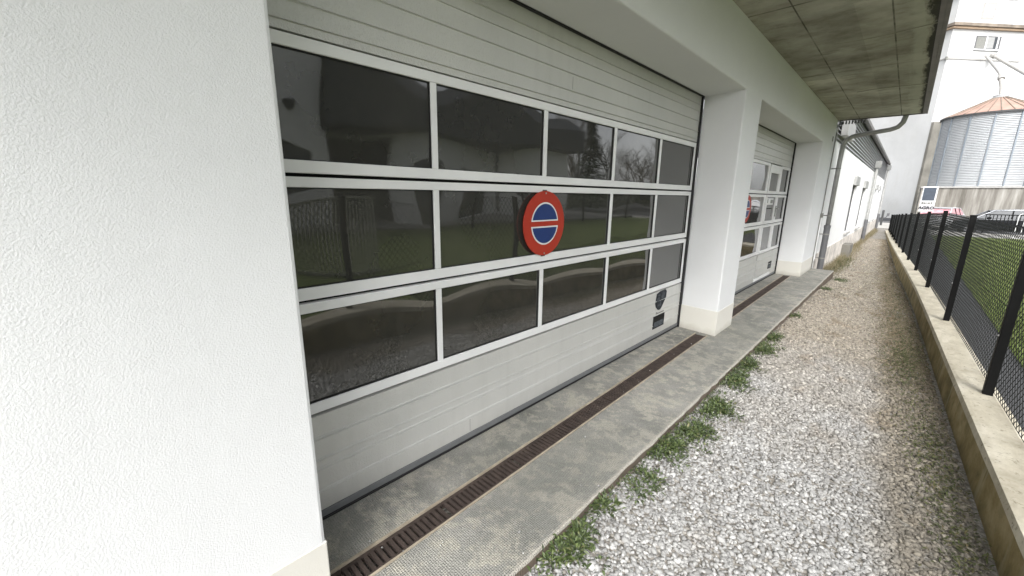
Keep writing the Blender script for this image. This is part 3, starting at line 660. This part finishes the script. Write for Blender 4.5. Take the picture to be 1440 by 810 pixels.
blades('lawn_grass',90000,f3,M['blade'],.03,.075,.0045,'mown green lawn behind the chain link fence')
# ------------------------------------------------------------------ far things
# tower
C0=Vector((.40,60,0)); dr=Vector((math.sin(R(42)),math.cos(R(42)),0)); dl=Vector((-math.cos(R(42)),math.sin(R(42)),0))
T=thing('silo_tower','tall white rendered grain tower with a dark cornice and small upper storey','tower',(.4,60,-.3))
Z=lambda z:Vector((0,0,z))
def tb(t0,t1,l0,l1,z0,z1,mat,name,par=T,m=None,bev=0):
    mm=MB(); mm.obox(C0+dr*t0+dl*l0+Z(z0),dr*(t1-t0),dl*(l1-l0),Z(z1-z0)); return mm.build(name,mat,par,bevel=bev)
tb(0,7.75,0,26,-.34,17.55,M['tower'],'body')
tb(-.22,7.95,-.22,26.2,17.56,17.72,M['cornpale'],'cornice_underside')
tb(-.40,8.1,-.40,26.4,17.725,17.98,M['cornice'],'cornice')
tb(-.06,7.81,-.06,26.06,14.92,15.04,M['kerb'],'string_course')
tb(.35,6.35,.3,14,17.985,21.9,M['tower'],'upper_storey')
tb(.1,6.7,.05,14.2,20.5,20.75,M['kerb'],'upper_ledge')
mb=MB()
tb(2.6,5.25,-.012,.25,15.9,17.05,M['sleeve'],'window_frame')
wnd=tb(2.72,3.62,-.02,.05,15.98,16.97,M['greypl'],'window_pane'); tb(3.66,3.80,-.05,.05,15.95,17.0,M['white'],'window_post'); tb(3.84,4.55,-.022,.05,15.98,16.97,M['shutter'],'window_pane'); tb(4.6,4.85,-.02,.05,15.98,16.97,M['carglass'],'window_pane'); tb(4.88,5.02,-.04,.05,15.95,17.0,M['white'],'window_post'); tb(2.5,5.2,-.12,.05,15.78,15.89,M['white'],'window_sill',bev=.01)
tb(2.9,4.3,.285,.6,18.6,20.0,M['kerb'],'upper_window_frame'); tb(3.1,4.1,.27,.6,18.75,19.85,M['tower'],'upper_window_panel')
tb(-.02,1.6,-.25,-.002,-.34,9.2,M['darkrender'],'grey_strip')  # dark grey strip over the lower part of the tower's right face
m=MB(); m.tube([C0-dr*.1-dl*.1+Z(15.1),C0-dr*.1-dl*.1+Z(14.8)],.12,8); m.build('pipe_bracket',M['greypl'],T)
# steel silo
SX,SY,SR=3.80,50,2.85
Q=thing('grain_silo','round corrugated steel silo with a coral conical roof on a streaked concrete base','silo',(SX,SY,-.3))
m=MB(); m.box(.62,14,46.9,53.4,-.34,2.56); m.build('concrete_base',M['streak'],Q)
m=MB(); m.box(.56,14.1,46.82,53.5,2.565,2.68); m.build('base_coping',M['kerb'],Q)
m=MB(); m.tube([(SX,SY,2.69),(SX,SY,8.0)],SR,64,cap=False); m.build('wall',M['steel'],Q,smooth=True)
m=MB()
nst=14
for k in range(nst):
    a=2*math.pi*(k+.35)/nst; c_,s_=math.cos(a),math.sin(a)
    m.obox(Vector((SX+c_*(SR+.0)-s_*-.04,SY+s_*SR-c_*.04,2.69)),Vector((c_*.06,s_*.06,0)),Vector((-s_*.08,c_*.08,0)),Z(5.25))
m.build('stiffener',M['seamsteel'],Q)
m=MB(); n=nst*2; vs=[(SX+(SR+.12)*math.cos(2*math.pi*k/n),SY+(SR+.12)*math.sin(2*math.pi*k/n),8.0) for k in range(n)]+[(SX+.35*math.cos(2*math.pi*k/n),SY+.35*math.sin(2*math.pi*k/n),9.35) for k in range(n)]
m.add(vs,[(k,(k+1)%n,n+(k+1)%n,n+k) for k in range(n)]+[tuple(range(n,2*n))]); rf=m.build('roof',M['copper'],Q)
m=MB()
for k in range(n):
    a=2*math.pi*k/n; m.tube([(SX+(SR+.1)*math.cos(a),SY+(SR+.1)*math.sin(a),8.03),(SX+.35*math.cos(a),SY+.35*math.sin(a),9.37)],.03,5)
m.build('roof_rib',M['cornice'],rf)
m=MB(); m.tube([(SX,SY,7.9),(SX,SY,8.02)],SR+.15,48); m.build('eave_ring',M['eave'],Q)
m=MB(); m.tube([(SX,SY,9.3),(SX,SY,9.5),(SX,SY,9.55)],[.45,.4,.2],16); m.build('roof_cap',M['steel'],Q)
m=MB(); m.tube([(SX,SY,9.5),(SX-.05,SY+.3,10.2),(SX-.2,SY+.7,10.9)],.13,10); m.tube([(SX-.12,SY+.6,10.75),(SX-.3,SY+1.2,11.4),(3.1,62.4,15.2)],.10,10); m.tube([(SX-.16,SY+.62,10.8),(SX-.2,SY+.75,11.0)],.2,10); m.build('filling_pipe',M['kerb'],Q)
pp=thing('conveyor_pipe','grey sloping pipe leaving the tower to the right above the silo roof','pipe',(3.6,63.2,15.3))
m=MB(); m.tube([(3.55,63.1,15.35),(5.4,58,12.4),(9.4,47,6.2)],.13,10); m.build('tube',M['kerb'],pp); m=MB(); m.tube([(3.55,63.1,15.35),(3.7,62.7,15.1)],.2,10); m.build('collar',M['kerb'],pp)
# AGRO board
AG=thing('information_board','white board with a dark square above lettering, beside the silo base','sign',(.95,40,-.3))
ur=Vector((.985,-.17,0))
def ab(u0,u1,z0,z1,off,mat,name,bev=0):
    m=MB(); m.obox(Vector((.60,40,0))+ur*u0+Vector((0,-off,0))+Z(z0),ur*(u1-u0),Vector((0,.012 if off else .06,0)),Z(z1-z0)); return m.build(name,mat,AG,bevel=bev)
ab(0,.74,.86,2.52,0,M['white'],'board',.01); ab(.06,.66,1.60,2.44,.02,M['navy'],'dark_panel')
ab(.05,.1,-.3,.85,0,M['greypl'],'leg'); ab(.64,.69,-.3,.85,0,M['greypl'],'leg')
def text(s,size,loc,rotz,mat,name,par):
    cu=bpy.data.curves.new('txt','FONT'); cu.body=s; cu.size=size; cu.extrude=.004; cu.align_x='CENTER'; cu.space_character=1.05; cu.offset=.012
    o=bpy.data.objects.new('txt',cu); COL.objects.link(o); bpy.context.view_layer.update()
    me=bpy.data.meshes.new_from_object(o.evaluated_get(bpy.context.evaluated_depsgraph_get())); bpy.data.objects.remove(o)
    ob=bpy.data.objects.new(name,me); me.materials.clear(); me.materials.append(mat); COL.objects.link(ob)
    ob.parent=par; ob.location=Vector(loc)-Vector(par['org']); ob.rotation_euler=(R(90),0,rotz); return ob
text('AGRO',.27,(.96,39.90,1.02),math.atan2(-.17,.985),M['ink'],'lettering',AG)
m=MB()
for k,(a,b) in enumerate(((.08,.17),(.19,.29),(.32,.35),(.38,.50),(.54,.60))):
    m.obox(Vector((.60,40,0))+ur*a+Vector((0,-.02,0))+Z(1.36),ur*(b-a),Vector((0,.01,0)),Z(.15-.04*(k%2)))
m.build('small_print',M['greypl'],AG)
# post beyond the path
PO=thing('street_post','thin dark post with a small side bracket beyond the end of the path','post',(-1.22,42,-.3))
m=MB(); m.tube([(-1.22,42,-.3),(-1.22,42,.75)],.07,10); m.tube([(-1.22,42,.75),(-1.22,42,.85)],[.09,.06],10); m.build('pole',M['eave'],PO)
m=MB(); m.tube([(-1.22,42,.25),(-1.0,41.98,.32),(-.93,41.95,.55)],.03,6); m.box(-1.0,-.84,41.9,41.95,.42,.62); m.build('bracket',M['sleeve'],PO)
# cars ----------------------------------------------------------
def car(name,label,loc,rz,body,roofm,glassm,hatch=False):
    c=thing(name,label,'car',loc,'cars parked beyond the lawn'); c['org']=(0,0,0)
    # local frame: length along x, width y
    prof=[(-2.05,.32),(-2.12,.55),(-2.05,.78),(-1.25,.95),(1.75,.98),(2.05,.88),(2.1,.5),(2.0,.32)]
    m=MB(); m.extr([(x,-.84,z) for x,z in prof],(0,1.68,0)); b=m.build('body',body,c,bevel=.07)
    # greenhouse
    g0=[(-1.25,-.76,.94),(1.85,-.76,.94),(1.85,.76,.94),(-1.25,.76,.94)]; g1=[(-.45,-.6,1.40),(1.25,-.6,1.40),(1.25,.6,1.40),(-.45,.6,1.40)]
    m=MB(); m.add(g0+g1,[(0,1,5,4),(1,2,6,5),(2,3,7,6),(3,0,4,7),(4,5,6,7)]); m.build('glasshouse',glassm,c)
    m=MB(); m.add([(-.62,-.63,1.385),(-.3,-.62,1.43),(.5,-.6,1.475),(1.2,-.6,1.44),(1.42,-.62,1.385),(-.62,.63,1.385),(-.3,.62,1.43),(.5,.6,1.475),(1.2,.6,1.44),(1.42,.62,1.385)],[(0,1,6,5),(1,2,7,6),(2,3,8,7),(3,4,9,8),(0,4,3,2,1),(5,6,7,8,9),(0,5,9,4)]); m.build('roof',roofm,c,bevel=.02)
    for s in (-1,1):
        for (a0,a1) in (((-1.22,.94),(-.5,1.41)),((.15,.94),(.18,1.41)),((1.0,.94),(.98,1.41)),((1.82,.94),(1.3,1.41))):
            m=MB(); m.tube([(a0[0],s*.765,a0[1]),(a1[0],s*.612,a1[1])],.028,6); m.build('pillar',roofm if a0[0]<-1 or a0[0]>1.5 else M['black'],c)
        for x in (-1.35,1.3):
            m=MB(); m.tube([(x,s*.68,.31),(x,s*.87,.31)],.31,24); w=m.build('wheel',M['tyre'],c); m=MB(); m.tube([(x,s*.85,.31),(x,s*.88,.31)],.2,16); m.build('rim',M['rim'],w)
        m=MB(); m.box(-2.13,-2.0,s*.62-.15,s*.62+.15,.66,.80); m.build('headlight',M['white'],c,bevel=.02)
        m=MB(); m.box(2.0,2.12,s*.68-.1,s*.68+.1,.66,.90); m.build('tail_light',M['red'],c,bevel=.02)
        m=MB(); m.box(-.75,-.6,s*.80-.09,s*.80+.09,.95,1.06); m.build('wing_mirror',body,c,bevel=.02)
    m=MB(); m.box(-2.14,-2.10,-.26,.26,.42,.53); m.build('number_plate',M['white'],c)
    c.rotation_euler=(0,0,rz); c['org']=tuple(loc); return c
car('parked_car','dark hatchback with a sky reflection coloured into its roof, nearest the fence in front of the silo base',(4.1,36.2,-.3),R(3),M['paint_dark'],M['paint_skysheen'],M['carglass'])
car('parked_car','white car with a red reflection coloured into its windscreen beside the white lettered board',(1.72,40.6,-.3),R(74),M['paint_white'],M['paint_white'],M['pink'])
# railing and cycle hoops at the edge of the car park
RL=thing('steel_railing','low dark railing with vertical bars between the lawn and the parked cars','railing',(5,29.2,0))
m=MB()
for z in (.25,.98): m.box(2.7,9,29.18,29.22,z,z+.04)
m.build('rail',M['blackpost'],RL)
m=MB(); x=2.75
while x<9: m.box(x-.014,x+.014,29.186,29.214,.0 if abs((x-2.75)%1.5)<.05 else .29,.98); x+=.115
m.build('bars',M['blackpost'],RL)
for k in range(5):
    x=3.55+.32*k; m=MB(); m.tube([(x,27.8,.07),(x,27.8,.95),(x+.02,27.83,1.05),(x+.1,27.88,1.10),(x+.18,27.93,1.05),(x+.2,27.95,.95),(x+.2,27.95,.07)],.011,8)
    o=m.build('cycle_hoop',M['white']); tag(o,'slim white metal hoop standing in a row at the far edge of the lawn','cycle stand','cycle hoops at the lawn edge')
# ------------------------------------------------------------------ opposite side, seen in the door glass
H_=thing('opposite_house','white house with dark roof and brown garage door across the lawn','house',(12,8,.24))
us=[-6,1.2,2.6,2.9,6.6,6.61,8.9,10.2,11.0,14.2,15.2,17.2,18.1,21.2]; 
op=[(6.62,8.95,.2,4.1),(9.97,11.9,.2,3.2),(12.95,14.45,.25,3.42),(16.4,17.6,.9,3.1),(3.2,6.05,1.1,3.7)]
us=sorted({-6,6.5,21.2}|{q for o in op for q in o[:2]}); vs=sorted({.2,4.12}|{q for o in op for q in o[2:]})
grid(us,vs,lambda u,v:not any(a<u<b and c<v<d for a,b,c,d in op),lambda u,v,w:(w,u,v),12.35,12.0).build('wall',M['annex'],H_)
m=MB(); m.box(12.0,18,-6,6.5,4.125,8.2); m.build('upper_wall',M['annex'],H_)
for a,b,c,d in op: m=MB(); m.box(12.25,12.3,a,b,c,d); m.build('garage_panel' if d>4 else 'window',M['brown'] if d>4 else M['carglass'],H_)
m=MB(); m.extr([(11.2,6.6,4.14),(18,6.6,4.14),(18,6.6,6.6),(12.6,6.6,5.95),(11.2,6.6,5.1)],(0,14.9,0)); m.build('roof',M['slate'],H_)
m=MB(); m.tube([(12.6,6.8,6.35),(12.6,21.3,6.35)],.03,6); 
for y in range(7,22,3): m.tube([(12.6,y,5.9),(12.6,y,6.35)],.025,6)
m.build('roof_rail',M['sleeve'],H_)
m=MB(); m.tube([(11.93,15.05,4.1),(11.93,15.05,.3)],.06,8); m.build('downpipe',M['sleeve'],H_)
m=MB(); m.box(11.9,12.0,5.5,5.8,4.45,4.52); m.tube([(11.93,5.65,4.45),(11.93,5.65,4.36)],.1,10); m.build('wall_lamp',M['eave'],H_)
OF=thing('garden_fence','wire fence with dark posts across the lawn by the opposite house','fence',(9.6,12,.2))
for k in range(12):
    y=-4+k*2.6; m=MB(); m.box(9.57,9.63,y-.03,y+.03,.2,1.45); m.build('post',M['blackpost'],OF)
m=MB(); y=-4.
while y<24.6:
    tri(m,(9.6,y,.3),(9.6,y+1.1,1.4),.004); tri(m,(9.603,y+1.1,.3),(9.603,y,1.4),.004); y+=.13
m.build('wire_mesh',M['weathsteel'],OF)
GT=thing('barred_gate','pale gate panel of close vertical bars standing across the lawn','gate',(5.2,3.8,.15))
m=MB(); 
for k in range(24): m.box(5.19,5.215,2.9+k*.07,2.925+k*.07,.2,1.15)
m.build('bars',M['weathsteel'],GT); m=MB(); m.box(5.18,5.225,2.85,4.58,1.151,1.19); m.box(5.18,5.225,2.85,4.58,.16,.199); m.build('rail',M['weathsteel'],GT)
def bare(x,y,h,label,seed,spread=.5):
    rd=random.Random(seed); t_=thing('bare_tree',label,'tree',(x,y,0),'trees across the lawn'); tr=MB(); br=MB()
    def grow(m,p,d,L,r,dep):
        pts=[p];dd=d
        for i in range(4):
            dd=(dd+Vector((rd.gauss(0,.1),rd.gauss(0,.1),rd.gauss(0.03,.06)))).normalized(); pts.append(pts[-1]+dd*L/4)
        m.tube(pts,[r*(1-.12*i) for i in range(5)],5 if dep>1 else 3,cap=False)
        if dep==0: return
        for i in range(5 if dep<4 else 6):
            q=pts[rd.randint(1,4)]; a=rd.uniform(0,6.28); nd=(dd+Vector((math.cos(a),math.sin(a),rd.uniform(-.1,.5)))*spread).normalized()
            grow(br,q,nd,L*rd.uniform(.5,.75),r*.5,dep-1)
    grow(tr,Vector((x,y,0)),Vector((0,0,1)),h*.5,h*.014,4); tr.build('trunk',M['bark'],t_); br.build('crown',M['bark'],t_)
bare(24.5,40.5,13,'tall slender leafless tree behind the conifer across the lawn',1,.45)
bare(24,47,9.5,'leafless spreading tree across the lawn, between conifer and house end',2,.75)
bare(23,56,10,'broad leafless tree farthest across the lawn',3,.8)
bare(27,60,10,'leafless tree behind the broad one across the lawn',4,.8)
cf=thing('conifer','dark conifer across the lawn past the opposite house','tree',(24,41.5,0))
m=MB(); m.tube([(24,41.5,0),(24,41.5,9.6)],[.2,.02],8); m.build('trunk',M['bark'],cf); m=MB(); rd=random.Random(9)
for _ in range(5200):
    z=1+8.6*(rd.random()**1.3); rr=(9.9-z)*.30*math.sqrt(rd.random())*(1+.25*math.sin(z*5)); a=rd.uniform(0,6.28)
    p=Vector((24+rr*math.cos(a),41.5+rr*math.sin(a),z)); d=Vector((math.cos(a),math.sin(a),-.25)); s=Vector((-math.sin(a),math.cos(a),0))*.1
    m.add([p-s,p+s,p+d*.55],[(0,1,2)])
m.build('crown',M['needle'],cf)
m=MB()
for _ in range(9000):
    y=rd.uniform(22,75); x=rd.uniform(19,22)+(y-22)*.1; z=rd.random()**.8*(2.3+.5*math.sin(y*.9)+.3*math.sin(y*2.3)); a=rd.uniform(0,6.28); s=Vector((math.cos(a),math.sin(a),rd.uniform(-.5,.5)))*.18; p=Vector((x,y,z))
    m.add([p-s,p+s,p+Vector((rd.uniform(-.2,.2),rd.uniform(-.2,.2),.3))],[(0,1,2)])
m.build('hedge',M['hedge']); tag(bpy.data.objects['hedge'],'long rough dark hedge past the opposite house','hedge')
# ------------------------------------------------------------------ world, sun, camera
W_=bpy.data.worlds.new('World'); S.world=W_; W_.use_nodes=True; nt=W_.node_tree; bg=nt.nodes['Background']
sky=nt.nodes.new('ShaderNodeTexSky'); sky.sky_type='NISHITA'; sky.sun_disc=False; SE,SR_=46,150
sky.sun_elevation=R(SE); sky.sun_rotation=R(SR_); sky.air_density=1; sky.dust_density=3; sky.ozone_density=1
bwn=nt.nodes.new('ShaderNodeRGBToBW'); nt.links.new(sky.outputs[0],bwn.inputs[0])
tc=nt.nodes.new('ShaderNodeTexCoord'); nz=nt.nodes.new('ShaderNodeTexNoise'); nz.inputs['Scale'].default_value=2.2; nz.inputs['Detail'].default_value=6
mp=nt.nodes.new('ShaderNodeMapping'); mp.inputs['Scale'].default_value=(1,1,2.6); nt.links.new(tc.outputs['Generated'],mp.inputs[0]); nt.links.new(mp.outputs[0],nz.inputs['Vector'])
rp=nt.nodes.new('ShaderNodeValToRGB'); rp.color_ramp.elements[0].position=.35; rp.color_ramp.elements[0].color=(.72,.73,.75,1); rp.color_ramp.elements[1].position=.65; rp.color_ramp.elements[1].color=(1.15,1.15,1.14,1)
nt.links.new(nz.outputs['Fac'],rp.inputs[0])
mx=nt.nodes.new('ShaderNodeMix'); mx.data_type='RGBA'; mx.inputs[0].default_value=.88; nt.links.new(sky.outputs[0],mx.inputs[6]); nt.links.new(bwn.outputs[0],mx.inputs[7])
ml=nt.nodes.new('ShaderNodeMix'); ml.data_type='RGBA'; ml.blend_type='MULTIPLY'; ml.inputs[0].default_value=1; nt.links.new(mx.outputs[2],ml.inputs[6]); nt.links.new(rp.outputs[0],ml.inputs[7])
nt.links.new(ml.outputs[2],bg.inputs[0]); bg.inputs[1].default_value=.15
L=bpy.data.lights.new('sun','SUN'); L.energy=.8; L.angle=R(25); L.color=(1,.985,.965); lo=bpy.data.objects.new('sun',L); COL.objects.link(lo)
sd=Vector((math.sin(R(SR_))*math.cos(R(SE)),math.cos(R(SR_))*math.cos(R(SE)),math.sin(R(SE))))
lo.rotation_euler=sd.to_track_quat('Z','Y').to_euler()
cam=bpy.data.cameras.new('camera'); co=bpy.data.objects.new('camera',cam); COL.objects.link(co); S.camera=co
cam.sensor_width=36; cam.lens=36*570.503/1440; cam.clip_start=.05; cam.clip_end=4000
cxv=Vector((.7231,.6907,.0137)).normalized(); dn=Vector((.1647,-.153,-.9744)); fw=cxv.cross(dn).normalized(); dn=fw.cross(cxv)
mat=Matrix((( cxv.x,-dn.x,-fw.x,0),(cxv.y,-dn.y,-fw.y,0),(cxv.z,-dn.z,-fw.z,1.6),(0,0,0,1))); co.matrix_world=mat
for o in list(bpy.data.objects):
    if 'org' in o: del o['org']
S.render.engine='CYCLES'; S.view_settings.view_transform='Standard'; S.view_settings.look='None'; S.view_settings.exposure=1.74; S.view_settings.gamma=1
S.render.resolution_x=1024; S.render.resolution_y=576
S.cycles.max_bounces=9; S.cycles.diffuse_bounces=7
